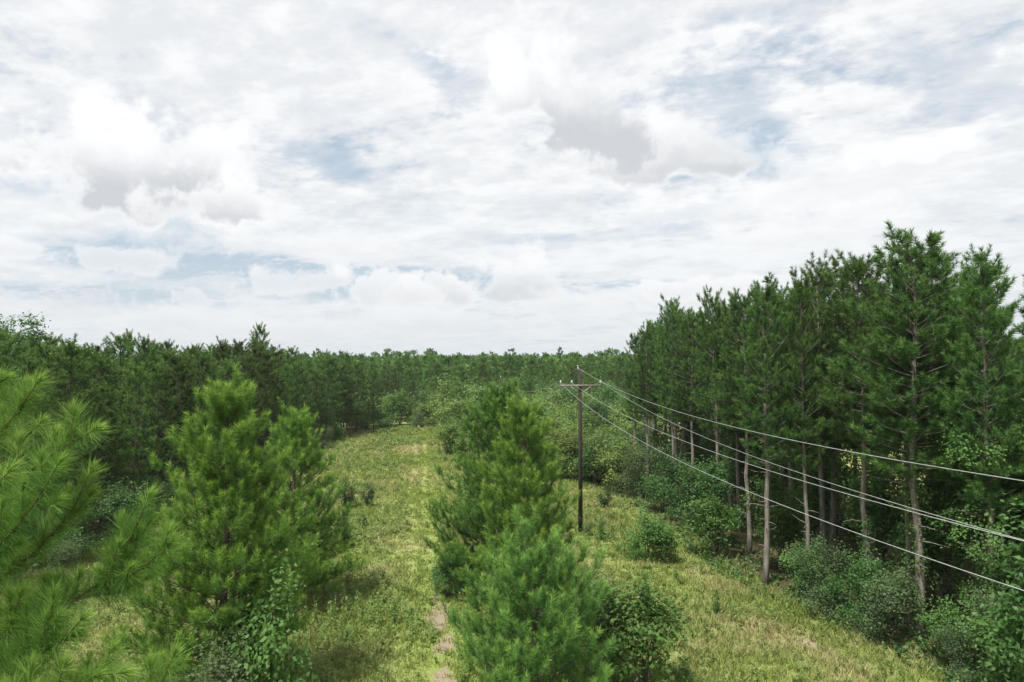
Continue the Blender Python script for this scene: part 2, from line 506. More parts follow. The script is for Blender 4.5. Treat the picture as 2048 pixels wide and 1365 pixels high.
def leafy(seed, H, R, nclump, per, ls, mat='leaf_fresh', z0=0.0, cr_=.30, lobes=6, young=.5, up=.5, stems=10, trunk=.04,
          conic=0.0, bark='bark_dark', spray=0.0):
    """broad-leaved bush or tree; leaves are single kites gathered in clumps on uneven lobes"""
    rng = np.random.default_rng(seed)
    tr, cr = MB(), MB()
    hc = (H - z0)
    LC = []
    for i in range(lobes):
        zt = rng.uniform(.15, .85)
        rr = R * (1 - conic * zt) * rng.uniform(.2, .85)
        a = rng.random() * 6.28
        LC.append((rr * math.cos(a), rr * math.sin(a), z0 + hc * zt, R * (1 - conic * zt) * rng.uniform(.24, .55), hc * rng.uniform(.12, .28)))
    LC.append((0, 0, z0 + hc * .40, R * .5, hc * .38))
    LC.append((rng.normal(0, R * .12), rng.normal(0, R * .12), z0 + hc * .78, R * .38 * (1 - .5 * conic), hc * .22))
    C = []
    wts = np.array([l[3] ** 2 for l in LC]); wts /= wts.sum()
    idx = rng.choice(len(LC), nclump, p=wts)
    for i in idx:
        l = LC[i]; d = unit(rng.normal(size=3)); rr = rng.random() ** .35 * rng.uniform(.85, 1.12)
        C.append([l[0] + d[0] * l[3] * rr, l[1] + d[1] * l[3] * rr, max(.05, l[2] + d[2] * l[4] * rr)])
    C = np.array(C)
    cen = np.array([0, 0, z0 + hc * .4])
    cv = np.clip(rng.normal(.5, .22, nclump), 0, 1)
    pos = C[:, None] + rng.normal(0, cr_ * .5, (nclump, per, 3)) * np.array([1, 1, .65])
    if spray > 0:
        dirs = unit(C - cen + np.array([0, 0, .6]))
        pos = pos + dirs[:, None] * (rng.random((nclump, per, 1)) * spray)
    pos[..., 2] = np.maximum(pos[..., 2], .03)
    outw = unit(pos - cen)
    nrm = unit(np.array([0, 0, up]) + outw * .45 + rng.normal(0, .45, (nclump, per, 3)))
    a = unit(np.cross(nrm, rng.normal(size=(nclump, per, 3)))); b = np.cross(nrm, a)
    sz = ls * rng.uniform(.6, 1.3, (nclump, per, 1))
    V = np.stack([pos - a * sz * .5, pos + b * sz * .33 - nrm * sz * .06, pos + a * sz * .6 - nrm * sz * .12, pos - b * sz * .33 - nrm * sz * .06], 2).reshape(-1, 3)
    k = nclump * per
    rad = np.linalg.norm((pos - cen) / np.array([R, R, hc * .6]), axis=-1)
    yg = np.clip(young * (rng.random((nclump, per)) ** 2) * np.clip(rad * 1.3 - .4, 0, 1.2), 0, 1)
    var = np.clip(cv[:, None] + rng.normal(0, .15, (nclump, per)), 0, 1)
    cr.put(V, quad=np.arange(k * 4).reshape(-1, 4), var=np.repeat(var.ravel(), 4), yg=np.repeat(yg.ravel(), 4))
    if z0 > .8:
        tr.tube([(0, 0, -.3), (0.03, 0, z0 * .5), (0, .04, z0), (0, 0, z0 + hc * .6)], [trunk * 1.3, trunk, trunk * .85, trunk * .35], 7, cap=True)
    for i in range(stems):
        e = C[rng.integers(nclump)] * np.array([.9, .9, 1])
        s = np.array([rng.normal(0, .04), rng.normal(0, .04), -.05]) if z0 < .8 else np.array([0, 0, z0 * rng.uniform(.7, 1) + hc * rng.uniform(0, .4)])
        mid = s * .5 + e * .5 + np.array([0, 0, .12 * hc * (1 if z0 < .8 else -.3)])
        tr.tube([s, mid, e], [trunk * .55, trunk * .38, trunk * .12], 4)
    return [('trunk' if z0 > .8 else 'stems', tr.mesh('leafy_stems', M[bark], True)), ('crown' if z0 > .8 else 'foliage', cr.mesh('leafy_leaves', M[mat]))]


# ------------------------------------------------------------------ placing things
def link(name, data, parent=None, **props):
    o = bpy.data.objects.new(name, data)
    SC.collection.objects.link(o)
    if parent is not None: o.parent = parent
    for k, v in props.items():
        if v is not None: o[k] = v
    return o


def thing(name, label, cat, loc, rz=0.0, scale=1.0, group=None, tilt=(0, 0)):
    e = link(name, None, label=label, category=cat, group=group)
    e.empty_display_size = .3
    e.location = loc; e.rotation_euler = (tilt[0], tilt[1], rz)
    e.scale = (scale,) * 3 if not isinstance(scale, tuple) else scale
    return e


def plant(name, parts, x, y, label, cat, group=None, rz=0.0, scale=1.0, dz=0.0, tilt=(0, 0)):
    e = thing(name, label, cat, (x, y, ground_z(x, y) + dz), rz, scale, group, tilt)
    for nm, me in parts:
        link(nm, me, e)
    return e


def fbm(x, y, seed=0, base=.05, octs=5, gain=.55):
    r = np.random.default_rng(seed); s = 0.0; a = 1.0; tot = 0
    f = base
    for o in range(octs):
        for k in range(3):
            th = r.random() * 6.28; ph = r.random() * 6.28
            s = s + a * np.sin((x * math.cos(th) + y * math.sin(th)) * f * 6.283 * (.8 + .4 * r.random()) + ph + 1.3 * np.sin((x * math.sin(th) - y * math.cos(th)) * f * 4.1 + ph * 2))
            tot += a
        f *= 2.03; a *= gain
    return s / tot


def ground_z(x, y):
    r = np.hypot(x, y)
    t = np.clip((r - 160) / 500, 0, 1)
    far = 5.5 * t * t * (3 - 2 * t) + 3.0 * t * fbm(x, y, 5, .0016, 2)
    near = .10 * fbm(x, y, 2, .03, 3) * np.clip(1 - (r - 120) / 60, 0, 1)
    return far + near


LE = lambda y: np.interp(y, [10, 30, 60, 100, 108, 118], [-24.5, -24.5, -24.0, -24.2, -22, -12])   # clearing edges
RE = lambda y: np.interp(y, [10, 20, 26, 32, 38, 48, 56, 62, 72, 84, 100, 116], [18, 15.6, 14.6, 11.6, 10.6, 10.2, 8.8, 5.5, 2.0, -3.5, -8.6, -10.0])
TRACK = lambda y: -0.1 - 0.133 * y


def fields(x, y):
    """track, soil, dry and litter weights for a point of the ground"""
    n = fbm(x, y, 11, .18, 4); n2 = fbm(x, y, 12, .045, 4)
    d = np.abs(np.abs(x - TRACK(y) - .55 * fbm(x * 0, y, 3, .045, 3)) - .55)
    track = np.clip(1.15 - d / (.34 + .2 * n), 0, 1) * np.clip((125 - y) / 20, 0, 1) * np.clip(.62 + 1.2 * n2, .15, 1)
    e = np.hypot((x + 2.65 + .12 * (y - 27) - .25 * fbm(x * 0, y, 9, .12, 3)) / .62, (y - 27.3) / 5.6)
    soil = np.clip(1.35 - 1.15 * e + 1.5 * n + .5 * n2, 0, 1)
    e2 = np.hypot((x - 11.3) / 1.1, (y - 25.7) / 1.1)
    soil = np.maximum(soil, np.clip(1.2 - e2 + .8 * n, 0, 1) * .8)
    e3 = np.hypot((x - 9.4) / 1.6, (y - 44) / 9)
    soil = np.maximum(soil, np.clip(.9 - e3 + .8 * n, 0, 1) * .55)
    dry = np.clip(.42 + .9 * n2 + .5 * n, 0, 1)
    bright = np.clip(1.2 - np.abs(x - TRACK(y) - .9) / 1.5, 0, 1) * .8 + np.clip(1 - np.hypot((x - 9.3) / 2.8, (y - 23) / 2), 0, 1)
    inside = np.minimum(x - LE(y), RE(y) - x)
    litter = np.clip(.55 - inside / 1.3 + .5 * n, 0, 1) * np.clip((RE(y) + 24 - x) / 4, 0, 1) * np.clip((117 - y) / 3, 0, 1)
    return track, soil, dry, bright, litter


# ------------------------------------------------------------------ ground
def build_ground():
    near_x = np.arange(-30, 22.01, .32); near_y = np.arange(16, 124.01, .5)
    outx = np.array([-3500, -1800, -900, -600, -400, -280, -200, -150, -110, -80, -60, -45, -36])
    xs = np.concatenate([outx, near_x, [26, 32, 40, 52, 70, 95, 130, 180, 260, 380, 560, 900, 1800, 3500]])
    ys = np.concatenate([[-3500, -1500, -600, -250, -100, -50, -25, -10, 0, 8, 12], near_y, [128, 134, 142, 152, 165, 182, 205, 235, 275, 330, 400, 480, 580, 700, 900, 1300, 2000, 3500]])
    X, Y = np.meshgrid(xs, ys)
    Z = ground_z(X, Y)
    V = np.column_stack([X.ravel(), Y.ravel(), Z.ravel()])
    nx, ny = len(xs), len(ys)
    i = np.arange(ny - 1)[:, None] * nx + np.arange(nx - 1)[None]
    q = np.stack([i, i + 1, i + nx + 1, i + nx], -1).reshape(-1, 4)
    m, N = material('meadow_ground')
    A = lambda nm: N.new('ShaderNodeAttribute', attribute_name=nm).outputs['Fac']
    tc = N.new('ShaderNodeTexCoord').outputs['Object']
    n1 = N.noise(tc, .9, 8, .65); n2 = N.noise(tc, 5.0, 6, .7); n3 = N.noise(tc, 22.0, 4, .7)
    c = N.mix(N.smooth(n2, .36, .64), (.155, .20, .060), (.26, .30, .10))
    c = N.mix(N.mul(A('bright'), .6), c, (.24, .32, .075))
    c = N.mix(N.mul(N.smooth(N.add(A('dry'), N.mul(N.sub(n1, .5), .8)), .35, .9), .65), c, (.32, .30, .14))
    tw = N.sat(N.mul(A('track'), N.smooth(N.add(n1, N.mul(N.sub(n2, .5), .8)), .42, .68)))
    c = N.mix(N.mul(tw, .42), c, (.34, .29, .17))
    so = N.smooth(N.add(A('soil'), N.mul(N.sub(n2, .5), .6)), .25, .75)
    c = N.mix(so, c, N.mix(N.smooth(n3, .4, .62), (.36, .295, .215), (.20, .16, .11)))
    c = N.mix(A('litter'), c, N.mix(N.smooth(n2, .4, .6), (.11, .075, .045), (.055, .060, .028)))
    bs = N.new('ShaderNodeBsdfPrincipled'); N.l.new(c, bs.inputs['Base Color']); bs.inputs['Roughness'].default_value = .95
    bs.inputs['Specular IOR Level'].default_value = .1
    bp = N.new('ShaderNodeBump'); bp.inputs['Strength'].default_value = .7; bp.inputs['Distance'].default_value = .12
    N.l.new(N.add(n2, N.mul(n3, .4)), bp.inputs['Height']); N.l.new(bp.outputs[0], bs.inputs['Normal'])
    out = N.new('ShaderNodeOutputMaterial'); N.l.new(bs.outputs[0], out.inputs[0])
    mb = MB(); mb.put(V, quad=q)
    me = mb.mesh('ground', m, True)
    for nm, f in zip(('track', 'soil', 'dry', 'bright', 'litter'), fields(V[:, 0], V[:, 1])):
        a = me.attributes.new(nm, 'FLOAT', 'POINT'); a.data.foreach_set('value', np.asarray(f, np.float32))
    link('ground', me, kind='structure')


build_ground()


def scatter(rng, n, y0=20.0, y1=118.0, power=1.0, margin=-1.0):
    """random points of the clearing, denser towards the camera"""
    out = []
    tot = 0
    while tot < n:
        u = rng.random(n)
        y = y0 * (y1 / y0) ** (u ** power)
        x = rng.uniform(-25, 20, n)
        # keep an even number per metre of width
        ok = (x > LE(y) - 1.0) & (x < RE(y) - margin) & (np.abs(x) < y * .80 + 1)
        out.append(np.column_stack([x[ok], y[ok]])); tot += ok.sum()
    return np.concatenate(out)[:n]


def build_grass():
    rng = np.random.default_rng(77)
    # fine grass
    p = scatter(rng, 52000)
    tr, so, dry, br, li = fields(p[:, 0], p[:, 1])
    keep = rng.random(len(p)) > np.clip(.45 * tr + .80 * so + .6 * li, 0, .92)
    p, tr, so, dry, br, li = (a[keep] for a in (p, tr, so, dry, br, li))
    n = 7; S = len(p)
    h = (.10 + .24 * rng.random((S, 1)) ** 1.5) * (1 + .6 * np.clip(fbm(p[:, 0], p[:, 1], 31, .08, 3), -.5, 1))[:, None] * (1 - .55 * tr)[:, None]
    h = h * rng.uniform(.6, 1.2, (S, n))
    base = np.column_stack([p, ground_z(p[:, 0], p[:, 1]) - .02])[:, None] + np.concatenate([rng.normal(0, .10, (S, n, 2)), np.zeros((S, n, 1))], -1)
    ln = rng.normal(0, .45, (S, n, 2)) * h[..., None]
    tip = base + np.concatenate([ln, h[..., None]], -1)
    wd = (.012 + .0007 * p[:, 1])[:, None, None]
    a = rng.random((S, n)) * 6.28
    sd = np.stack([np.cos(a), np.sin(a), np.zeros_like(a)], -1) * wd
    V = np.stack([base - sd, base + sd, tip], 2).reshape(-1, 3)
    var = np.clip(.45 + .5 * br[:, None] + rng.normal(0, .15, (S, 1)) + rng.normal(0, .12, (S, n)), 0, 1)
    yg = np.clip((dry - .30)[:, None] * 1.3 * (1 - .7 * np.clip(br, 0, 1))[:, None] + rng.normal(0, .15, (S, n)) - .05, 0, .9)
    mb = MB(); mb.put(V, tri=np.arange(S * n * 3).reshape(-1, 3), var=np.repeat(var.ravel(), 3), yg=np.repeat(yg.ravel(), 3))
    link('meadow_grass', mb.mesh('meadow_grass', M['grass']), kind='stuff', label='long yellow green grass covering the clearing', category='grass')
    # leafy weeds, taller
    q = scatter(rng, 15000)
    tr, so, dry, br, li = fields(q[:, 0], q[:, 1])
    patch = fbm(q[:, 0], q[:, 1], 41, .07, 4) + .9 * np.exp(-((q[:, 0] + 7.5) / 2.6) ** 2 - ((q[:, 1] - 31) / 6) ** 2) + .5 * np.exp(-((q[:, 0] + 9.5) / 5) ** 2 - ((q[:, 1] - 24) / 5) ** 2)
    keep = (rng.random(len(q)) < np.clip(.30 + 1.3 * patch, .06, 1)) & (tr < .25) & (so < .3)
    q, dry, br = q[keep], dry[keep], br[keep]; patch = patch[keep]
    S = len(q); n = 16
    H = (.28 + .50 * rng.random(S)) * (.8 + .6 * np.clip(patch, 0, 1))
    base = np.column_stack([q, ground_z(q[:, 0], q[:, 1])])
    lean = rng.normal(0, .14, (S, 2)) * H[:, None]
    t = np.tile(np.linspace(.15, 1.0, n), (S, 1))
    pos = base[:, None] + np.concatenate([lean[:, None] * t[..., None], (H[:, None] * t)[..., None]], -1)
    a = rng.random((S, n)) * 6.28
    out = np.stack([np.cos(a), np.sin(a), rng.uniform(-.1, .9, (S, n))], -1)
    lf = (.055 + .0012 * q[:, 1])[:, None, None] * rng.uniform(.8, 1.9, (S, n, 1)) * (1.25 - t[..., None] * .5)
    tip = pos + out * lf
    side = np.stack([-np.sin(a), np.cos(a), np.zeros_like(a)], -1) * lf * .28
    mid = pos + out * lf * .5
    V = np.stack([pos, mid + side, tip, mid - side], 2).reshape(-1, 3)
    var = np.clip(.42 + rng.normal(0, .2, (S, 1)) + rng.normal(0, .12, (S, n)) + .2 * br[:, None], 0, 1)
    yg = np.clip(rng.normal(-.05, .3, (S, 1)) + (dry[:, None] - .5) * .7 + .25 * (t > .9), 0, .8)
    mb = MB(); mb.put(V, quad=np.arange(S * n * 4).reshape(-1, 4), var=np.repeat(var.ravel(), 4), yg=np.repeat(yg.ravel(), 4))
    link('tall_weeds', mb.mesh('tall_weeds', M['weed']), kind='stuff', label='knee high leafy weeds standing in the grass', category='weeds')
    # litter, herbs and seedlings on the woodland floor
    S0 = 5000
    side = rng.random(S0) < .45
    y = 16 * (110 / 16) ** rng.random(S0)
    x = np.where(side, LE(y) + .8 - 14 * rng.random(S0) ** 1.5, RE(y) - .8 + 12 * rng.random(S0) ** 1.5)
    q = np.column_stack([x, y]); n = 12
    H = rng.uniform(.1, .45, S0)
    base = np.column_stack([q, ground_z(x, y)])
    pos = base[:, None] + rng.normal(0, .16, (S0, n, 3)) * [1, 1, 0] + np.stack([0 * rng.random((S0, n)), 0 * rng.random((S0, n)), H[:, None] * rng.random((S0, n))], -1)
    nrm = unit(np.array([0, 0, 1.0]) + rng.normal(0, .5, (S0, n, 3)))
    a_ = unit(np.cross(nrm, rng.normal(size=(S0, n, 3)))); b_ = np.cross(nrm, a_); sz = rng.uniform(.05, .13, (S0, n, 1))
    V = np.stack([pos - a_ * sz, pos + b_ * sz * .6, pos + a_ * sz, pos - b_ * sz * .6], 2).reshape(-1, 3)
    mb = MB(); mb.put(V, quad=np.arange(S0 * n * 4).reshape(-1, 4), var=np.repeat(rng.random((S0, n)).ravel(), 4), yg=np.repeat((rng.random((S0, n)) ** 3).ravel(), 4))
    link('woodland_undergrowth', mb.mesh('woodland_undergrowth', M['leaf_deep']), kind='stuff', label='low leafy undergrowth on the woodland floor', category='undergrowth')


build_grass()

# ------------------------------------------------------------------ tree kinds
cone = lambda t: (1 - t) ** .82 * (.62 + .38 * min(1, (t + .12) / .22)) + .05
wood = lambda t: (max(0.0, 1 - t) ** .50) * (.55 + .45 * min(1, t / .35)) + .08
dense = lambda t: (max(0.0, 1 - t) ** .62) * (.75 + .25 * min(1, t / .25)) + .06

COUNT = {}
# right-hand wood: tall, bare lower trunks
RW = []
for s in range(5):
    pr, k = pine(100 + s, 15.2, 6.2 + .6 * (s % 3), (2.2, 1.9, 2.3, 1.75, 2.05)[s], wood, gap=.48, nbr=5.8, el=((0, 50), (8, 56), (-6, 46), (4, 58), (0, 52))[s], curl=.18, s0=.24, sgap=.34, slen=.36,
                 n=62, nl=.22, w=.026, trunk=.165, young=.35, mat='needle_tall', bark='bark_pine', stubs=16, lean=.006, sub=.5,
                 upturn=.5, lop=.12, skipprob=.12)
    RW.append(pr)
# left-hand wood: fuller, lower crowns
LW = []
for s in range(4):
    pr, k = pine(200 + s, 11.9, 1.7 + .5 * (s % 2), 2.25, dense, gap=.52, nbr=5, el=(4, 46), curl=.15, s0=.30, sgap=.48, slen=.48,
                 n=50, nl=.25, w=.044, trunk=.14, young=.3, mat='needle_wood', bark='bark_dark', stubs=10, lean=.006, sub=.5,
                 upturn=.45, lop=.1, skipprob=.10)
    LW.append(pr)
# far wood at the end of the clearing
FW = []
for s in range(4):
    pr, k = pine(300 + s, 11.8, 1.2, 2.4, dense, gap=.70, nbr=5, el=(6, 46), curl=.15, s0=.40, sgap=.55, slen=.5,
                 n=16, nl=.34, w=.09, trunk=.14, young=.25, mat='needle_wood', bark='bark_dark', stubs=3, lean=.006, sub=.5,
                 upturn=.45, lop=.1, skipprob=.08)
    FW.append(pr)

SHR = {
    'fresh': [leafy(400 + s, 2.8, 1.25, 170, 26, .115, 'leaf_fresh', conic=.35, cr_=.34, lobes=9, spray=.35) for s in range(2)],
    'deep': [leafy(410 + s, 3.6, 1.9, 250, 26, .125, 'leaf_deep', conic=.3, cr_=.42, lobes=11, spray=.4) for s in range(3)],
    'yellow': [leafy(420 + s, 3.4, 2.1, 240, 22, .16, 'leaf_yellow', conic=.2, cr_=.42, lobes=9, spray=.25) for s in range(2)],
    'grey': [leafy(430 + s, 2.2, 1.15, 200, 30, .065, 'leaf_grey', conic=.35, cr_=.28, lobes=8, spray=.4) for s in range(2)],
    'tree': [leafy(440 + s, 8.5, 2.6, 330, 26, .19, 'leaf_deep' if s else 'leaf_fresh', z0=1.6, conic=.35, cr_=.6, lobes=11, trunk=.1, stems=16) for s in range(3)],
}

ORD = ['first', 'second', 'third', 'fourth', 'fifth', 'sixth', 'seventh', 'eighth', 'ninth', 'tenth', 'eleventh', 'twelfth', 'thirteenth',
       'fourteenth', 'fifteenth', 'sixteenth', 'seventeenth', 'eighteenth', 'nineteenth', 'twentieth', 'twenty-first', 'twenty-second',
       'twenty-third', 'twenty-fourth', 'twenty-fifth', 'twenty-sixth', 'twenty-seventh', 'twenty-eighth', 'twenty-ninth', 'thirtieth']
ORD += ['thirty-' + o for o in ORD[:9]] + ['fortieth'] + ['forty-' + o for o in ORD[:9]]

# ------------------------------------------------------------------ the open-grown pines of the clearing
rngp = random.Random(5)


def open_pine(seed, x, y, H, Rm, zb, label, gap, rz=0.0, **kw):
    a = dict(nbr=7, el=(-2, 52), curl=.34, s0=.22, sgap=.27, slen=.42, n=92, nl=.215, w=.0155, trunk=.15, young=.85,
             mat='needle_open', bark='bark_dark', sub=.48, upturn=.95, parts=True)
    a.update(kw)
    pr, k = pine(seed, H, zb, Rm, cone, gap=gap, **a)
    COUNT[label[:20]] = k
    return plant('pine_tree', pr, x, y, label, 'pine tree', 'open-grown young pines in the clearing', rz)


open_pine(11,   .58, 20.0, 4.95, 2.75, .25, 'young bushy pine in the front centre, lower boughs cut by the bottom edge', .42, el=(2, 62), curl=.5, upturn=1.5, mat='needle_front')
open_pine(12, .45, 27.0, 8.9, 2.5, .8, 'pine in the middle of the central clump, just behind the front bushy one', .55)
open_pine(13, -.75, 32.5, 8.95, 3.6, .6, 'rearmost pine of the central clump, its tip left of the utility pole', .5, mat='needle_back')
open_pine(14, -8.75, 21.0, 9.55, 2.95, 1.3, 'big bright pine left of the grassy track, leafy bush at its foot', .50, nbr=8, s0=.14)
open_pine(15, -9.6, 30.0, 8.2, 2.8, .8, 'pine tucked behind the right shoulder of the big bright left pine', .55)

# ------------------------------------------------------------------ foreground pine beside the camera
def ray_pt(px, py, y):
    c, z = (px - 1024) / F_PX, -(py - 682.5) / F_PX
    yy = math.cos(PITCH) - z * math.sin(PITCH); zz = math.sin(PITCH) + z * math.cos(PITCH)
    return np.array([c * y / yy, y, CAM_H + zz / yy * y])


def near_pine():
    rng = np.random.default_rng(9)
    tx, ty = -5.3, 4.9
    root = thing('pine_tree', 'tall pine at the left edge close by, long pale green needles reaching into view', 'pine tree', (tx, ty, ground_z(tx, ty)), group=None)
    off = np.array([tx, ty, float(ground_z(tx, ty))])
    mb = MB()
    mb.tube([(0, 0, -.3), (.05, 0, 3), (0, .06, 6), (.04, 0, 9), (0, 0, 10.9)], [.19, .15, .12, .07, .02], 10, cap=True)
    link('trunk', mb.mesh('trunk', M['bark_pine'], True), root)
    # main boughs as (px, py, depth) of the places they pass through
    B = [
        [(-460, 1080, 4.9), (-150, 920, 4.8), (-20, 880, 4.7), (45, 800, 4.6), (78, 752, 4.5)],
        [(-460, 1010, 4.9), (-200, 880, 4.9), (-60, 790, 4.8), (10, 745, 4.7)],
        [(-460, 1120, 4.9), (-150, 1040, 4.7), (20, 960, 4.55), (110, 890, 4.4), (190, 845, 4.3)],
        [(-460, 1180, 5.0), (-160, 1120, 4.7), (0, 1080, 4.5), (70, 1000, 4.35), (120, 915, 4.25)],
        [(-460, 1300, 5.0), (-160, 1320, 4.8), (60, 1240, 4.7), (150, 1185, 4.6), (235, 1130, 4.5), (300, 985, 4.35)],
        [(150, 1185, 4.6), (215, 1165, 4.5), (290, 1120, 4.4), (338, 1078, 4.3)],
        [(-460, 1380, 5.0), (-120, 1330, 4.6), (20, 1250, 4.3), (45, 1180, 4.2)],
        [(-460, 1420, 5.0), (-120, 1400, 4.5), (20, 1335, 4.2), (120, 1270, 4.1), (165, 1225, 4.0)],
        [(-120, 1400, 4.5), (10, 1350, 4.3), (75, 1275, 4.2), (115, 1225, 4.1)],
        [(-460, 1600, 5.0), (-100, 1520, 4.5), (110, 1440, 4.2), (190, 1350, 4.1), (225, 1290, 4.0)],
        [(-460, 1640, 5.0), (-50, 1560, 4.6), (180, 1480, 4.4), (310, 1390, 4.3), (350, 1300, 4.2)],
        [(-400, 1560, 5.0), (-80, 1480, 4.4), (30, 1420, 4.1), (90, 1360, 4.0)],
        [(-460, 1250, 5.4), (-150, 1230, 5.4), (-20, 1170, 5.3), (40, 1090, 5.2)],
        [(-460, 1200, 5.3), (-160, 1130, 5.3), (0, 1110, 5.2), (20, 1030, 5.1)],
        [(-460, 1480, 5.4), (-100, 1400, 5.4), (60, 1300, 5.3), (90, 1200, 5.2), (95, 1150, 5.1)],
        [(-460, 1150, 4.4), (-200, 1060, 4.2), (-60, 1010, 4.0), (20, 930, 3.9)],
        [(-460, 980, 5.4), (-200, 900, 5.4), (-40, 850, 5.4), (60, 860, 5.3), (85, 830, 5.2)],
        [(-460, 1540, 5.6), (-40, 1460, 5.5), (160, 1400, 5.4), (260, 1330, 5.3)],
        [(-460, 1500, 4.6), (-140, 1440, 4.3), (20, 1400, 4.0), (150, 1345, 3.9), (240, 1330, 3.85)],
        [(-460, 1600, 4.5), (-120, 1500, 4.2), (40, 1440, 3.9), (70, 1370, 3.8)],
        [(-460, 1240, 5.2), (-150, 1200, 5.1), (40, 1120, 5.0), (150, 1010, 4.9), (185, 930, 4.85)],
    ]
    for bi, b in enumerate(B):
        pts = np.array([ray_pt(p[0] - 6, p[1] + 18, p[2]) for p in b]) - off
        if b[0][0] < -300:
            pts[0] = [0.02, 0, pts[0][2]]
        # resample
        seg = np.concatenate([[0], np.cumsum(np.linalg.norm(np.diff(pts, axis=0), axis=1))])
        n = max(8, int(seg[-1] / .08)); ss = np.linspace(0, seg[-1], n)
        P = np.column_stack([np.interp(ss, seg, pts[:, i]) for i in range(3)])
        for _ in range(3):
            P[1:-1] = (P[:-2] + P[2:] + 2 * P[1:-1]) / 4
        mb = MB(); mb.tube(P, np.linspace(.020 if b[0][0] < -300 else .010, .0045, n), 6)
        nb = MB()
        sp, sdv, sl, yg, vr = [], [], [], [], []

        def run(Q, ylast):
            """clothe a twig with overlapping short shoots so needles follow its whole length"""
            L = np.concatenate([[0], np.cumsum(np.linalg.norm(np.diff(Q, axis=0), axis=1))])
            m = max(1, int(round(L[-1] / .09)))
            for i in range(m):
                s0, s1 = L[-1] * i / m, L[-1] * (i + 1) / m
                a = np.array([np.interp(s0, L, Q[:, k]) for k in range(3)]); c = np.array([np.interp(s1, L, Q[:, k]) for k in range(3)])
                sp.append(a); sdv.append(c - a); sl.append(s1 - s0); yg.append(ylast if i == m - 1 else .12 * i / m); vr.append(rng.uniform(.35, .75))
        run(P[int(n * .55 if b[0][0] < -300 else n * .3):], .9)
        # side twigs
        k0 = .5 if b[0][0] < -300 else .2
        s = k0; sgn = 1
        while s < .93:
            i = min(n - 2, int(s * n)); tg = unit(P[i + 1] - P[i])
            side = unit(np.cross(tg, np.array([0, -1.0, .25]))) * sgn
            dv = unit(tg * rng.uniform(.5, 1) + side * rng.uniform(.35, .8) + np.array([0, 0, rng.uniform(.1, .45)]) + rng.normal(0, .22, 3))
            ln = rng.uniform(.16, .42) * (1.25 - s)
            e = P[i] + dv * ln; c = P[i] + dv * ln * .5 + np.array([0, 0, -.015])
            Q = np.array([P[i], c, e + np.array([0, 0, .04])])
            mb.tube(Q, [.006, .005, .004], 5)
            run(Q, rng.uniform(.6, 1.0))
            sgn = -sgn; s += rng.uniform(.07, .13) * 1.3 / max(seg[-1], .6)
        br = link('bough', mb.mesh('bough', M['twig'], True), root)
        needles(nb, rng, sp, sdv, sl, 92, .165, .0023, yg, vr, droop=.06, wide=(58, 34), bent=True)
        # candle-like new tips
        tips = [i for i in range(len(yg)) if yg[i] > .5]
        needles(nb, rng, [sp[i] + unit(sdv[i]) * sl[i] for i in tips], [sdv[i] for i in tips], [.05] * len(tips), 90, .10, .0032, [1.0] * len(tips), [.8] * len(tips), droop=0, wide=(42, 8), bent=True)
        link('needles', nb.mesh('needles', M['needle_near']), br)


near_pine()

# ------------------------------------------------------------------ right-hand wood
def wood_tree(kinds, i, x, y, H0, H, label, group, rz, name='pine_tree', girth=1.0, tilt=(0, 0)):
    k = H / H0
    return plant(name, kinds[i % len(kinds)], x, y, label, 'pine tree', group, rz, (k * girth, k * girth, k), tilt=tilt)


R = random.Random(31)
front = [  # x, y, height, kind, girth
    (16.6, 19.5, 14.0, 1, 1.05, 'pine at the right border of the view, nearest tall one of the right wood'),
    (16.3, 23.6, 14.4, 3, .95, 'pine just right of the thickest trunk on the right wood edge'),
    (15.5, 26.2, 15.9, 0, 1.15, 'pine with the thickest pale trunk and highest top of the right wood'),
    (15.9, 27.6, 14.2, 4, .8, 'slim pine trunk close on the left of the thickest trunk'),
    (15.1, 29.3, 15.5, 2, .95, 'slim straight pine, clean pale trunk, left neighbour of the thickest trunk'),
    (15.2, 33.6, 15.7, 1, .95, 'tall pine whose mid trunk shows above a pale leafy shrub'),
    (11.9, 32.4, 14.7, 3, .95, 'foremost bare trunk of the wood, foot in the grass'),
    (16.8, 41.5, 15.2, 4, .9, 'thin pine between two tall trunks, second layer of the right wood'),
    (14.4, 43.5, 14.8, 0, .9, 'pine behind the foremost bare trunk on its left'),
    (12.3, 47.0, 14.6, 2, .9, 'pine of the wood edge above the round leafy shrub'),
    (12.6, 52.5, 15.9, 4, .85, 'open topped pine standing above its neighbours, sky through its crown'),
    (11.3, 57.0, 13.9, 1, .9, 'pine second from the far end of the right wood edge'),
    (11.2, 62.5, 13.6, 3, .95, 'pine at the far end corner of the right wood edge'),
    (14.0, 35.6, 14.6, 1, .7, 'very slim pine trunk just left of the tall mid trunk'),
    (12.2, 40.6, 15.3, 4, .75, 'very slim pine trunk above the dark broad leaved tree'),
    (13.4, 31.4, 14.9, 3, .7, 'slender pine trunk just right of the foremost bare trunk'),
    (11.7, 49.8, 14.9, 1, .75, 'slim pine between the open topped one and its nearer neighbour'),
    (13.0, 37.8, 14.9, 2, .85, 'slender pine trunk halfway along the right wood edge'),
]
for (x, y, h, k, gth, lab) in front:
    wood_tree(RW, k, x, y, 15.2, h - .9, lab, 'pines on the front edge of the right wood', R.uniform(0, 6.28), girth=gth * 1.02)
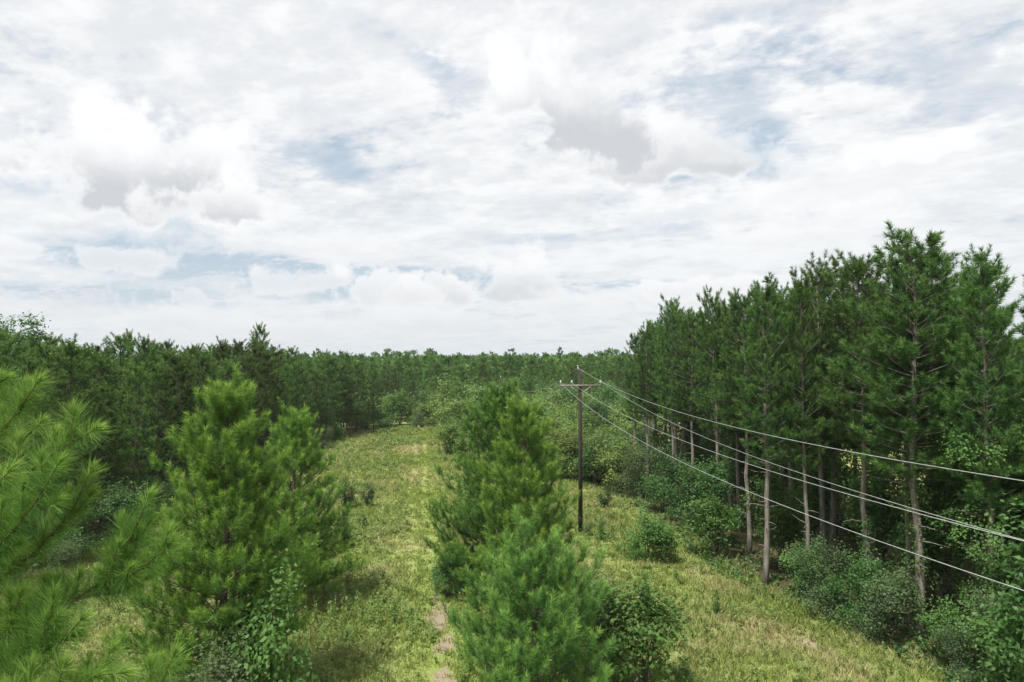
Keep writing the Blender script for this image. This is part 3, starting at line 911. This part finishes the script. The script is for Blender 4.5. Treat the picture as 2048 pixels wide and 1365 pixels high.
for row, (dx, sp) in enumerate(((3.0, 2.8), (6.0, 3.2), (9.6, 3.9), (14.0, 4.8))):
    y = 13.0 + R.uniform(0, 2); c = 0
    while y < 78:
        x = float(np.interp(y, [10, 20, 30, 40, 55, 65, 80], [18.5, 17.0, 14.8, 12.8, 11.4, 11.2, 12.5])) + dx + R.uniform(-.8, .8)
        wood_tree(RW, R.randrange(5), x, y, 15.2, R.uniform(12.9, 15.0) - .25 * row, f'tall pine inside the right wood, {ORD[c]} from the near end, {ORD[row + 1]} row',
                  'pines inside the right wood', R.uniform(0, 6.28), girth=R.uniform(.85, 1.05))
        c += 1; y += sp * R.uniform(.8, 1.25)

# broad-leaved bushes along the foot of the right wood: x, y, kind, scale, label
RB = [
    (13.4, 34.6, 'tree', .62, 'pale leafy young tree in front of the mid wood trunks'),
    (10.9, 37.0, 'fresh', 1.15, 'blue green leafy shrub where the wood edge meets the grass'),
    (12.0, 40.0, 'tree', .60, 'dark broad leaved tree rising left of the foremost bare trunk'),
    (11.6, 44.5, 'deep', 1.1, 'dark rounded bush at the wood edge behind the round shrub'),
    (10.9, 49.0, 'deep', 1.15, 'dark bush under the open topped pine'),
    (10.3, 54.0, 'grey', 1.9, 'large grey green bush at the wood edge far along the grass'),
    (8.9, 57.5, 'yellow', 1.2, 'big pale bush where the wood corner meets the thicket'),
    (13.5, 31.0, 'fresh', .9, 'leafy shrub beside the foot of the slim straight pine'),
    (13.0, 29.3, 'grey', 1.25, 'greyish shrub spilling onto the grass before the wood'),
    (14.0, 27.6, 'deep', .75, 'dark shrub between two pale pine trunks at ground level'),
    (14.2, 26.0, 'grey', 1.2, 'feathery shrub left of the thickest trunk foot'),
    (15.4, 24.4, 'fresh', .7, 'low shrub in front of the thickest trunk foot'),
    (15.9, 22.6, 'grey', 1.3, 'wide feathery shrub on the right of the wood edge'),
    (16.8, 21.2, 'fresh', .85, 'low bright shrub near the right border'),
    (14.9, 23.2, 'grey', .7, 'small feathery shrub out on the grass near the wood'),
    (18.2, 23.5, 'tree', .95, 'big broad leaved tree hiding the wood at the right border'),
    (15.6, 18.4, 'tree', .85, 'broad leaved tree cut by the right border'),
    (15.4, 20.6, 'fresh', 1.2, 'leafy bush in the lower right corner'),
    (17.4, 28.5, 'tree', .82, 'leafy tree right of the thickest trunk, deeper in the wood'),
    (17.5, 32.5, 'tree', .9, 'broad leaved understorey tree behind the slim straight pine'),
    (16.2, 37.0, 'tree', .85, 'broad leaved understorey tree behind the tall mid trunk'),
    (15.6, 46.0, 'tree', .8, 'broad leaved tree deep behind the wood edge bushes'),
    (20.5, 27.0, 'tree', 1.0, 'broad leaved tree in the dark depth of the wood, right side'),
    (14.3, 52.0, 'tree', .7, 'understorey tree behind the open topped pine'),
    (13.6, 59.0, 'tree', .75, 'understorey tree at the far corner of the wood'),
]
for i in range(26):
    yy = 17 + i * 2.3
    RB.append((float(np.interp(yy, [10, 20, 30, 40, 55, 65, 80], [18.5, 17.0, 14.8, 12.8, 11.4, 11.2, 12.5])) + 4 + 9 * R.random(), yy, 'tree' if i % 3 else 'deep', R.uniform(.7, 1.0),
               f'understorey tree inside the right wood, {ORD[i]} counting from the near end'))
for (x, y, k, s, lab) in RB:
    ks = SHR[k]
    plant('broadleaf_tree' if k == 'tree' else 'shrub', ks[R.randrange(len(ks))], x, y, lab, 'tree' if k == 'tree' else 'shrub', 'bushes along the foot of the right wood',
          R.uniform(0, 6.28), s)

# vines climbing the trunks and hanging over the edge of the wood
def vine(seed, H, R_, n, mat, z0=.3):
    rng = np.random.default_rng(seed)
    st, lf = MB(), MB()
    t = np.linspace(0, 1, 24)
    for k in range(2):
        a = t * 7 + k * 3.1
        st.tube(np.column_stack([np.cos(a) * .17, np.sin(a) * .17, z0 + t * H]), .012, 4)
    z = z0 + H * rng.random(n) ** .8
    a = rng.random(n) * 6.28
    r = R_ * (.35 + .65 * rng.random(n)) * (.55 + .45 * np.sin(z * 2.1 + seed))
    C = np.column_stack([np.cos(a) * r, np.sin(a) * r, z])
    per = 20
    pos = C[:, None] + rng.normal(0, .13, (n, per, 3)); pos[..., 2] -= rng.random((n, per)) * .25
    nrm = unit(np.array([0, 0, .6]) + unit(C * [1, 1, 0])[:, None] * .7 + rng.normal(0, .35, (n, per, 3)))
    a_ = unit(np.cross(nrm, rng.normal(size=(n, per, 3)))); b_ = np.cross(nrm, a_); sz = rng.uniform(.03, .062, (n, per, 1))
    V = np.stack([pos - a_ * sz, pos + b_ * sz * .7, pos + a_ * sz, pos - b_ * sz * .7], 2).reshape(-1, 3)
    lf.put(V, quad=np.arange(n * per * 4).reshape(-1, 4), var=np.repeat(rng.random((n, per)).ravel(), 4), yg=np.repeat((rng.random((n, 1)) ** 2.5 * rng.random((n, per))).ravel(), 4))
    return [('stem', st.mesh('vine_stem', M['twig'], True)), ('leaves', lf.mesh('vine_leaves', M[mat]))]


for (x, y, H, r_, n, mt, lab) in [
    (15.3, 26.2, 7.2, .75, 150, 'leaf_fresh', 'yellow green vine climbing the thickest pine trunk'),
    (15.1, 29.3, 3.6, .6, 60, 'leaf_fresh', 'thin vine on the slim straight pine trunk'),
    (16.3, 23.6, 8.0, 1.8, 480, 'leaf_fresh', 'dense leafy vine draped over the pine right of the thickest trunk'),
    (16.6, 19.5, 8.4, 2.0, 480, 'leaf_fresh', 'thick vine curtain hanging at the right border of the view'),
    (12.9, 52.3, 4.5, .9, 80, 'leaf_deep', 'dark vine round the open topped pine')]:
    plant('climbing_vine', vine(int(x * 10 + y), H, r_, n, mt), x, y, lab, 'vine', 'vines on the right wood edge')

# ------------------------------------------------------------------ left-hand wood
Lr = random.Random(57)
for row, (dx, sp) in enumerate(((1.8, 3.3), (5.2, 3.5), (8.9, 3.9), (13.0, 4.6), (18.0, 5.4), (24.0, 6.2))):
    y = 27.0 + row * 4.5 + Lr.uniform(0, 1.5); c = 0
    while y < (110 if row < 3 else 120):
        x = float(LE(min(y, 101))) - dx + Lr.uniform(-.7, .7)
        h = Lr.uniform(9.6, 12.4) + (-.9, -.2, .2, .4, .4, .4)[row] + min(.5, (y - 30) * .01)
        if Lr.random() < .12: h += 1.2
        wood_tree(LW, Lr.randrange(4), x, y, 11.9, h, f'dark pine of the left wood, {ORD[c]} from the near end, {"front" if row == 0 else ORD[row]} row',
                  'pines of the left wood', Lr.uniform(0, 6.28), girth=Lr.uniform(.75, 1.2))
        c += 1; y += sp * Lr.uniform(.8, 1.25)
wood_tree(LW, 1, -31.0, 84.0, 11.9, 14.8, 'tall pointed pine rising above the left wood skyline', 'pines of the left wood', 1.0, girth=.75)
wood_tree(LW, 2, -39.5, 70.5, 11.9, 13.6, 'thin pale spire of a pine on the left skyline', 'pines of the left wood', 2.0, girth=.5)
wood_tree(LW, 0, -22.9, 101.0, 11.9, 10.6, 'dark pine standing forward of the wood at the far left corner of the clearing', 'pines of the left wood', 2.6, girth=1.05)
wood_tree(LW, 3, -20.9, 103.5, 11.9, 9.4, 'slightly lower dark pine beside the far corner one', 'pines of the left wood', .6, girth=.95)
bt = leafy(470, 14.6, 4.2, 520, 26, .27, 'leaf_deep', z0=4.0, conic=.1, cr_=.75, lobes=13, trunk=.2, stems=22)
plant('broadleaf_tree', bt, -42.0, 59.5, 'big round topped broad leaved tree above the left skyline', 'tree')
LB = [
    (-22.8, 40.5, 'deep', .95, 'blue green bush at the foot of the left wood'), (-23.4, 36.0, 'deep', 1.0, 'dark bush behind the near pine boughs'),
    (-22.6, 46.0, 'deep', .7, 'low dark bush on the left wood edge behind the big bright pine'),
    (-23.4, 53.0, 'deep', .8, 'bush on the left wood edge halfway along'), (-23.0, 62.0, 'fresh', .8, 'light bush on the left wood edge far along'),
    (-23.5, 72.0, 'deep', .9, 'bush at the left wood edge before the corner pine'), (-23.2, 84.0, 'grey', 1.2, 'grey bush at the left wood edge near the corner pine'),
    (-24.0, 93.0, 'fresh', .9, 'light bush just in front of the corner pine'), (-21.5, 33.0, 'grey', .9, 'greyish bush in the lower left grass')]
for (x, y, k, s, lab) in LB:
    plant('shrub', SHR[k][Lr.randrange(2)], x, y, lab, 'shrub', 'bushes along the left wood', Lr.uniform(0, 6.28), s)

# ------------------------------------------------------------------ thicket beyond the pole and end of the clearing
Tr = random.Random(91)
kinds = ['yellow', 'yellow', 'grey', 'fresh', 'yellow', 'deep']
c = 0
for (y0, y1, xa, xb, n, sc) in ((58, 66, 5.0, 11, 9, 1.0), (68, 78, 2.0, 13, 13, 1.25), (78, 90, -3.0, 15, 16, 1.5), (90, 104, -8.0, 17, 20, 1.6), (104, 118, -9.5, 20, 20, 1.9)):
    xs_ = sorted(xa + (xb - xa) * (i + Tr.uniform(.1, .9)) / n for i in range(n))
    depth = {58: 'nearest', 68: 'second', 78: 'third', 90: 'fourth', 104: 'rearmost'}[y0]
    for i, x in enumerate(xs_):
        k = Tr.choice(kinds)
        lk = {'yellow': 'yellow green bush', 'grey': 'grey green bush', 'fresh': 'bright green bush', 'deep': 'dark green bush'}[k]
        plant('shrub', SHR[k][Tr.randrange(2)], x, Tr.uniform(y0, y1), f'{lk} of the {depth} tier behind the pole, {ORD[i]} from the left', 'shrub',
              'bushes of the thicket behind the pole', Tr.uniform(0, 6.28), (sc * Tr.uniform(.9, 1.3),) * 2 + (sc * Tr.uniform(.8, 1.25),))
for i in range(17):
    x = -29 + i * 1.45 + Tr.uniform(-.5, .5)
    k = Tr.choice(['grey', 'fresh', 'grey', 'yellow', 'fresh'])
    plant('shrub', SHR[k][Tr.randrange(2)], x, Tr.uniform(112, 121) - (4 if x < -20 else 0), f'{dict(grey="grey green", fresh="bright", yellow="yellow green")[k]} bush closing the end of the clearing, {ORD[i]} from the left', 'shrub',
          'bushes at the end of the clearing', Tr.uniform(0, 6.28), Tr.uniform(1.1, 2.1))
for i in range(11):
    x = -26 + i * 3.1 + Tr.uniform(-1, 1)
    plant('broadleaf_tree', SHR['tree'][Tr.randrange(3)], x, Tr.uniform(121, 130), f'broad leaved tree behind the end of the clearing, {ORD[i]} from the left', 'tree',
          'broad leaved trees at the end of the clearing', Tr.uniform(0, 6.28), Tr.uniform(.6, .85))
# middle distance pines between the thicket and the far wood
for i, (x, y, h) in enumerate([(-8.3, 103, 8.2), (-13.5, 122, 8.0), (-5.2, 108, 7.4), (-1.0, 92, 7.2), (2.6, 97, 7.8), (-3.4, 100, 6.6)]):
    wood_tree(FW, i, x, y, 11.8, h, f'mid sized pine standing in the bushes past the clearing, {ORD[[1, 0, 2, 4, 5, 3][i]]} from the left', 'pines among the far bushes', i * 1.3, girth=1.1)
for i, (x, y, s) in enumerate([(3.5, 84, .75), (7.5, 92, .85), (10.5, 82, .75), (13.5, 96, .95), (9.0, 106, .9), (4.0, 112, .85)]):
    plant('broadleaf_tree', SHR['tree'][i % 3], x, y, f'broad leaved tree rising out of the thicket behind the pole, {ORD[[0, 2, 4, 5, 3, 1][i]]} from the left', 'tree', 'trees in the thicket', i, s)
# far wood: rows of single pines across the view, then the mass beyond
Fr = random.Random(17)
nf = 0
for row, yr in enumerate((124, 130, 137, 145)):
    xs_ = []
    x = -60.0
    while x < 42:
        xs_.append(x); x += Fr.uniform(3.4, 5.6)
    for i, x in enumerate(xs_):
        y = yr + Fr.uniform(-2, 2) + (6 if -26 < x < 6 and row == 0 else 0)
        wood_tree(FW, Fr.randrange(4), x, y, 11.8, Fr.uniform(*((7.0, 9.6), (8.4, 10.8), (9.2, 12.0), (9.6, 12.6))[row]), f'far pine closing the view, {ORD[i]} from the left, {"front" if row == 0 else ORD[row]} row', 'far pines beyond the clearing',
                  Fr.uniform(0, 6.28), girth=Fr.uniform(.9, 1.15)); nf += 1


def far_mass():
    rng = np.random.default_rng(23)
    mb = MB()
    pts = []
    y = 151.0
    while y < 640:
        sp = 3.6 + (y - 150) * .013
        half = y * .82 + 10
        x = -half
        while x < half:
            pts.append((x + rng.normal(0, 1.2), y + rng.normal(0, sp * .45), y)); x += sp * rng.uniform(.7, 1.5)
        y += sp * 1.35 + (y - 150) * .02
    pts = np.array(pts)
    for (lo, hi, K, sz) in ((0, 230, 130, .75), (230, 350, 75, 1.0), (350, 900, 45, 1.3)):
        p = pts[(pts[:, 2] >= lo) & (pts[:, 2] < hi)]
        S = len(p)
        if not S: continue
        H = rng.uniform(9.0, 12.2, S) + 2.2 * rng.random(S) ** 5 + .9 * fbm(p[:, 0], p[:, 1], 8, .012, 3)
        zc = rng.random((S, K)) ** .8
        cr0 = .35
        rr = 2.2 * np.sqrt(1 - zc ** 1.6) * rng.uniform(.55, 1.05, (S, K)) * rng.uniform(.8, 1.15, (S, 1))
        a = rng.random((S, K)) * 6.28
        z = H[:, None] * (cr0 + (1 - cr0) * zc)
        gz = ground_z(p[:, 0], p[:, 1])
        pos = np.stack([p[:, 0:1] + rr * np.cos(a), p[:, 1:2] + rr * np.sin(a), gz[:, None] + z], -1)
        d = unit(np.stack([np.cos(a) * .5, np.sin(a) * .5, np.full_like(a, .8)], -1) + rng.normal(0, .45, (S, K, 3)))
        sd = unit(np.cross(d, rng.normal(size=(S, K, 3)))) * sz * .45
        L = sz * rng.uniform(.8, 1.5, (S, K, 1))
        V = np.stack([pos - sd, pos + sd, pos + d * L], 2).reshape(-1, 3)
        var = np.clip(.4 + rng.normal(0, .22, (S, 1)) + rng.normal(0, .15, (S, K)), 0, 1)
        yg = np.clip(rng.normal(-.15, .3, (S, 1)) + 0 * var, 0, .8)
        mb.put(V, tri=np.arange(S * K * 3).reshape(-1, 3), var=np.repeat(var.ravel(), 3), yg=np.repeat(yg.ravel(), 3))
    # a few taller round-headed pines on the low rise
    for (px, y, h) in ((775, 420, 15.5), (790, 430, 14.0), (815, 425, 14.2), (828, 430, 14.6), (855, 425, 14.0), (750, 430, 13.6), (1215, 420, 14.2), (1232, 424, 14.4), (1196, 430, 13.6)):
        x = (px - 1024) / F_PX * y; g = float(ground_z(x, y))
        K = 130
        d = unit(rng.normal(size=(K, 3))); pos = np.array([x, y, g + h]) + d * [2.6, 2.6, 1.5] * rng.random((K, 1)) ** .4
        sd = unit(rng.normal(size=(K, 3))) * .45; L = unit(rng.normal(size=(K, 3)) + [0, 0, .5]) * 1.0
        mb.put(np.stack([pos - sd, pos + sd, pos + L], 1).reshape(-1, 3), tri=np.arange(K * 3).reshape(-1, 3), var=.4, yg=.1)
        mb.tube([(x, y, g), (x, y, g + h)], .3, 4)
    link('distant_wood', mb.mesh('distant_wood', M['needle_wood']), kind='stuff', label='distant pine wood running back to the horizon', category='wood')
    return len(pts)


NFAR = far_mass()

# ------------------------------------------------------------------ single bushes and saplings in the clearing
CED = leafy(480, 1.9, .62, 110, 28, .06, 'leaf_cedar', conic=.45, cr_=.2, lobes=4, trunk=.03)
SAP = leafy(481, 2.3, .55, 60, 22, .10, 'leaf_fresh', conic=.5, cr_=.22, lobes=4, trunk=.03, young=.8)
clear = [
    (-12.0, 50.0, CED, 'shrub', 1.3, 'dark rounded bush in the grass left of the track, left one of a pair'),
    (-10.6, 50.6, CED, 'shrub', 1.05, 'dark low bush in the grass left of the track, right one of a pair'),
    (-9.55, 39.4, CED, 'shrub', (.95, .95, 1.2), 'dark narrow upright bush alone in the grass left of the track'),
    (-9.6, 44.2, CED, 'shrub', .5, 'tiny dark bush between the pair and the narrow upright one'),
    (6.8, 50.0, CED, 'shrub', 1.0, 'small dark bush in the grass right of the pole'),
    (7.2, 36.6, SHR['fresh'][0], 'shrub', 1.0, 'round leafy shrub alone on the grass right of the pole'),
    (8.1, 36.2, SHR['fresh'][1], 'shrub', .55, 'small leafy shrub against the round one'),
    (2.75, 23.2, SHR['grey'][0], 'shrub', 1.45, 'feathery grey green shrub right behind the front pine'),
    (4.05, 21.6, SHR['fresh'][1], 'shrub', 1.3, 'glossy dark leafy shrub right of the front pine'),
    (5.45, 21.7, SAP, 'sapling', .6, 'small leafy sapling at the bottom edge right of the glossy shrub'),
    (5.9, 21.1, SHR['yellow'][0], 'shrub', .3, 'small yellow green plant at the bottom right of the centre'),
    (4.3, 19.9, SHR['yellow'][1], 'shrub', .4, 'yellowish sprig at the bottom edge under the glossy shrub'),
    (-2.9, 31.0, SHR['deep'][0], 'shrub', .5, 'dark leafy bush at the left foot of the central pines'),
    (-2.5, 33.5, SHR['fresh'][0], 'shrub', .7, 'paler bush behind the dark one at the left foot of the central pines'),
    (-7.0, 80.0, SHR['yellow'][0], 'shrub', 1.1, 'yellowish bush at the right side of the clearing far ahead'),
    (-7.4, 88.0, SHR['fresh'][1], 'shrub', 1.3, 'green bush on the right side of the clearing past the yellowish one'),
    (-6.75, 19.4, SHR['fresh'][0], 'shrub', (1.15, 1.15, 1.65), 'tall leafy bush growing before the foot of the big bright pine'),
    (-7.9, 18.9, SHR['grey'][0], 'shrub', 1.35, 'greyish bush below the big bright pine, on its left'),
    (-10.0, 36.0, SHR['fresh'][0], 'shrub', .45, 'low leafy bush by the right boughs of the big left pine'),
    (4.7, 42.0, SHR['grey'][0], 'shrub', .38, 'small pale bush at the foot of the utility pole'),
    (5.3, 41.0, SAP, 'sapling', .6, 'thin sapling in the grass right of the pole foot'),
    (8.6, 29.0, SAP, 'sapling', .45, 'thin sapling alone in the right hand grass'),
    (6.1, 31.5, SAP, 'sapling', .42, 'spindly sapling between the glossy shrub and the round leafy shrub'),
]
Cr = random.Random(3)
for (x, y, pr, nm, s, lab) in clear:
    plant(nm, pr, x, y, lab, nm, 'bushes and saplings in the clearing', Cr.uniform(0, 6.28), s)


def briar():
    rng = np.random.default_rng(14)
    root = thing('briar', 'yellow leaved arching briar stems at the bottom centre before the front pine', 'briar', (1.1, 18.6, ground_z(1.1, 18.6)))
    st, lf = MB(), MB()
    for i in range(11):
        a = rng.uniform(-2.7, .6); R_ = rng.uniform(.7, 1.9); h = rng.uniform(1.2, 2.1)
        t = np.linspace(0, 1, 12)
        Q = np.column_stack([np.cos(a) * R_ * t, np.sin(a) * R_ * t * .5, h * np.sin(t * 2.3) / .75 * .8])
        st.tube(Q, np.linspace(.016, .005, 12), 5)
        for k in range(26):
            p = Q[rng.integers(4, 12)] + rng.normal(0, .04, 3)
            n = unit(rng.normal(size=3) + [0, 0, .8]); u = unit(np.cross(n, rng.normal(size=3))); v = np.cross(n, u); s = rng.uniform(.02, .04)
            lf.put([p - u * s, p + v * s * .6, p + u * s, p - v * s * .6], quad=[(0, 1, 2, 3)], var=rng.random(), yg=rng.uniform(.3, 1))
    link('stems', st.mesh('briar_stems', M['dead_wood'], True), root)
    link('leaves', lf.mesh('briar_leaves', M['leaf_yellow']), root)


briar()

# ------------------------------------------------------------------ utility poles and wires
U = np.array([5.7, -49.0]); U /= np.hypot(*U)          # along the line towards the camera side
PERP = np.array([-U[1], U[0]])                          # to the right seen from the camera


def pole(x, y, ztop, zarm, label, zbase):
    root = thing('utility_pole', label, 'utility pole', (x, y, zbase), math.atan2(PERP[1], PERP[0]), group='wooden utility poles')
    mb = MB(); h = ztop - zbase
    mb.tube([(0, 0, -.3), (0, 0, h * .5), (0, 0, h)], [.145, .125, .095], 12, cap=True)
    link('pole_shaft', mb.mesh('pole_shaft', M['pole_wood'], True), root)
    za = zarm - zbase
    mb = MB(); mb.box((-.02, -.165, za), (2.62, .09, .10)); link('crossarm', mb.mesh('crossarm', M['arm_wood']), root)
    for s in (-1, 1):
        mb = MB(); mb.tube([(s * .05, -.13, za - .52), (s * .62, -.225, za - .06)], .016, 6, cap=True); link('brace', mb.mesh('brace', M['steel'], True), root)
    for xo in (-1.27, -.56, 1.27):
        mb = MB()
        prof = [(.0, .012), (.09, .012), (.10, .05), (.13, .062), (.15, .038), (.17, .055), (.20, .058), (.22, .034), (.25, .04), (.275, .022), (.285, .01)]
        mb.tube([(xo, -.165, za + .06 + a) for a, _ in prof], [r_ for _, r_ in prof], 10, cap=True)
        ins = link('insulator', mb.mesh('insulator', M['porcelain'], True), root)
        mb = MB(); mb.tube([(xo, -.165, za - .14), (xo, -.165, za + .08)], .011, 6, cap=True); link('pin', mb.mesh('pin', M['steel'], True), ins)
    mb = MB(); mb.box((-.13, -.04, h - .10), (.06, .05, .22)); mb.tube([(-.16, -.04, h + .02), (-.16, -.04, h + .1), (-.16, -.04, h + .13)], [.03, .045, .02], 8, cap=True)
    link('top_bracket', mb.mesh('top_bracket', M['porcelain']), root)
    mb = MB(); mb.tube([(0, 0, h - .0), (0, 0, h + .015)], [.112, .10], 12, cap=True); link('pole_cap', mb.mesh('pole_cap', M['pole_wood']), root)


P1 = (4.28, 43.0); P2 = (-1.42, 92.0)
pole(*P1, 10.27, 9.13, 'tall dark wooden utility pole right of the central pines, crossarm and insulators near its top', float(ground_z(*P1)))
pole(*P2, 8.75, 7.25, 'second utility pole far beyond, only its crossarm showing over the central pines', -1.2)
# wire: start point, quadratic and linear coefficients of its height along the span
WIRES = [
    ('wire from the outermost left insulator, lowest of the four bright lines', (3.04, 43.0), (.00295, -.15513, 9.2898), (-2.68, 91.9, 7.5)),
    ('wire from the inner left insulator, sagging beside the right one', (3.74, 43.0), (.0025, -.12569, 9.3059), (-1.98, 91.95, 7.5)),
    ('wire from the right insulator, second from the top at mid span', (5.55, 43.0), (.00276, -.15162, 9.4033), (-.16, 92.1, 7.5)),
    ('wire from the very top of the pole, uppermost of the four', (4.12, 43.0), (.0026, -.13245, 10.2472), (-1.58, 92.0, 8.85)),
]
for lab, (x0, y0), (a, b, c0), far in WIRES:
    pts = []
    S = 50.0
    for s in np.linspace(0, 1, 24)[::-1]:
        z = c0 + (far[2] - c0) * s - 4 * 1.8 * s * (1 - s)
        pts.append((x0 + (far[0] - x0) * s, y0 + (far[1] - y0) * s, z))
    for s in np.linspace(0, 52, 60)[1:]:
        pts.append((x0 + U[0] * s, y0 + U[1] * s, a * s * s + b * s + c0))
    mb = MB(); mb.tube(pts, .0072, 5)
    link('power_line', mb.mesh('power_line', M['wire'], True), label=lab, category='wire', group='wires of the power line')



# ------------------------------------------------------------------ thin summer haze
def haze():
    mb = MB()
    mb.box((0, 0, 12.5), (7200, 7200, 31.0))
    m, N = material('haze')
    v = N.new('ShaderNodeVolumePrincipled')
    v.inputs['Color'].default_value = (.86, .92, 1.0, 1)
    v.inputs['Density'].default_value = .00016
    out = N.new('ShaderNodeOutputMaterial'); N.l.new(v.outputs[0], out.inputs['Volume'])
    link('haze', mb.mesh('haze', m), kind='stuff', label='thin pale haze in the air', category='haze')


haze()
print('TRIS', TRI[0], 'FAR', NFAR, 'objs', len(SC.objects), COUNT)
